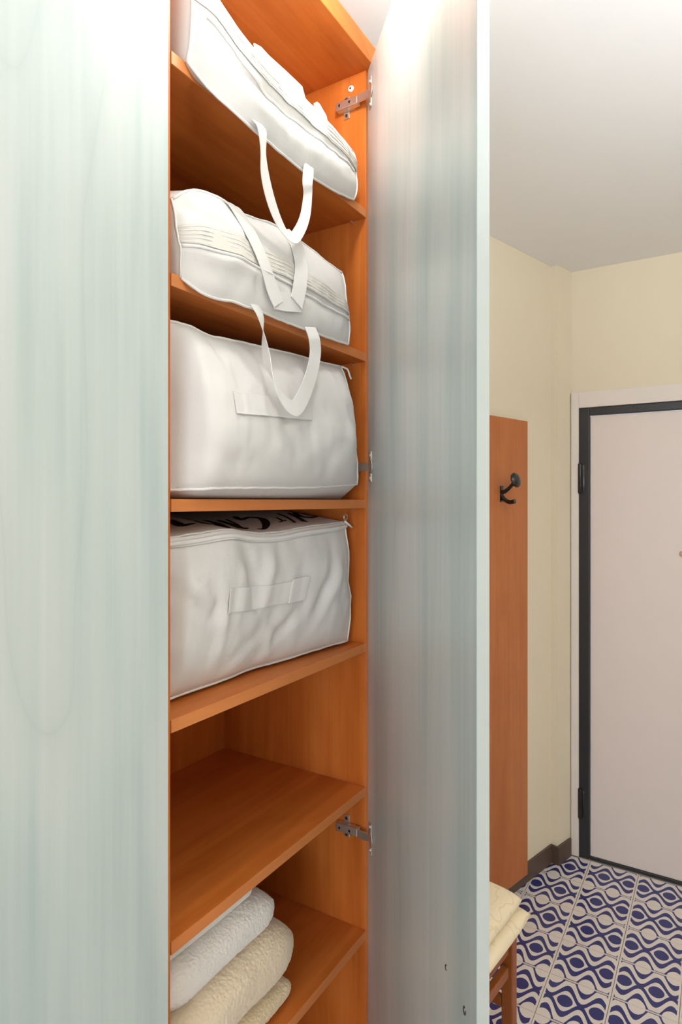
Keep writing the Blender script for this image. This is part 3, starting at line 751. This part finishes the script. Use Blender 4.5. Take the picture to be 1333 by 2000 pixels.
add_tube(bm, arm, [0.0085 - 0.0015 * i / 18 for i in range(19)], 14)
tip = Vector((wnor.x, wnor.y, 0.25)).normalized(); c = wp(hx, f0 + 0.064, hz + 0.054)
rr = []
add_tube(bm, [c + tip * d for d in (-0.004, -0.002, 0.003, 0.009, 0.013, 0.015)], [0.020, 0.0295, 0.031, 0.027, 0.017, 0.003], 30)
obj('hook_knob', bm, black_iron, hk, True, 50)
bm = bmesh.new()
arm = catmull([wp(hx, f0 + 0.003, hz - 0.012), wp(hx, f0 + 0.020, hz - 0.026), wp(hx, f0 + 0.040, hz - 0.034), wp(hx, f0 + 0.062, hz - 0.030)], 16)
add_tube(bm, arm, [0.009, 0.009] + [0.0085] * 13 + [0.009, 0.0095], 14)
obj('hook_prong', bm, black_iron, hk, True, 50)

# ------------------------------------------------------------------ chair with cushion
e1 = Vector((0.991, -0.129, 0)).normalized(); e2 = Vector((0.129, 0.991, 0)).normalized()
CC = Vector((1.826, 0.492, 0))                   # front right corner of the seat
def cp(a, b, z): return CC - e1 * a + e2 * b + Zv * z
ch = thing('wooden_chair', 'brown wooden chair against the hall wall behind the open wardrobe door', 'chair', tuple(cp(0.2, 0.2, 0)))
AX = (e1, e2, Zv)
lw = 0.034
for a, b, zt in ((0.010, 0.02, 0.415), (0.38, 0.02, 0.415), (0.02, 0.40, 0.90), (0.38, 0.40, 0.90)):
    obj('leg', box(cp(a + lw / 2, b + lw / 2, zt / 2 + 0.0005), (lw, lw, zt), AX, 0.003), wood_chair, ch)
for a0, a1, b, z, h in ((0.055, 0.38, 0.036, 0.385, 0.055), (0.055, 0.38, 0.418, 0.385, 0.055), (0.055, 0.38, 0.036, 0.305, 0.030)):
    obj('rail', box(cp((a0 + a1) / 2, b, z), (a1 - a0 - 0.001, 0.02, h), AX, 0.002), wood_chair, ch)
for a, z, h in ((0.036, 0.385, 0.055), (0.398, 0.385, 0.055), (0.036, 0.20, 0.028), (0.398, 0.20, 0.028)):
    obj('rail', box(cp(a, 0.227, z), (0.02, 0.345, h), AX, 0.002), wood_chair, ch)
obj('seat', box(cp(0.217, 0.215, 0.424), (0.43, 0.42, 0.018), AX, 0.004), wood_chair, ch)
for z in (0.60, 0.72, 0.85): obj('back_slat', box(cp(0.217, 0.418, z), (0.325, 0.016, 0.06), AX, 0.003), wood_chair, ch)
# seat cushion folded double
def cushion(z0, z1, a0, a1, b0, b1, seed, puff):
    NX, NY = 48, 48; bm = bmesh.new(); g = {}
    for side in (1, -1):
        for i in range(NX + 1):
            for j in range(NY + 1):
                u, v = i / NX * 2 - 1, j / NY * 2 - 1
                edge = (i in (0, NX) or j in (0, NY))
                if side == -1 and edge: g[(side, i, j)] = g[(1, i, j)]; continue
                m = 1 - max(abs(u), abs(v)) ** 4 * 0 
                k = ((1 - abs(u) ** 8) * (1 - abs(v) ** 8)) ** 0.5
                rc = 1 - 0.035 * (abs(u * v)) ** 3
                a = (a0 + a1) / 2 + (a1 - a0) / 2 * u * rc; b = (b0 + b1) / 2 + (b1 - b0) / 2 * v * rc
                h = (z1 - z0) / 2; zz = (z0 + z1) / 2 + side * h * k * (1.0 if side == -1 else 1 + puff * (1 - u * u) * (1 - v * v))
                zz += side * k * 0.003 * fbm((a * 12 + seed, b * 12, seed)) * (0 if side == -1 else 1)
                g[(side, i, j)] = bm.verts.new(cp(a, b, zz))
    for side in (1, -1):
        for i in range(NX):
            for j in range(NY):
                q = [g[(side, i, j)], g[(side, i + 1, j)], g[(side, i + 1, j + 1)], g[(side, i, j + 1)]]
                bm.faces.new(q if side == 1 else q[::-1])
    return bm
cu = thing('seat_cushion', 'cream damask cushion folded double on the wooden chair seat', 'cushion', tuple(cp(0.2, 0.2, 0.4335)))
obj('lower_pad', cushion(0.4335, 0.475, -0.022, 0.44, -0.02, 0.40, 1.0, 0.0), damask_mat, cu, True)
obj('upper_pad', cushion(0.470, 0.525, -0.004, 0.44, 0.0, 0.41, 5.0, 0.25), damask_mat, cu, True)
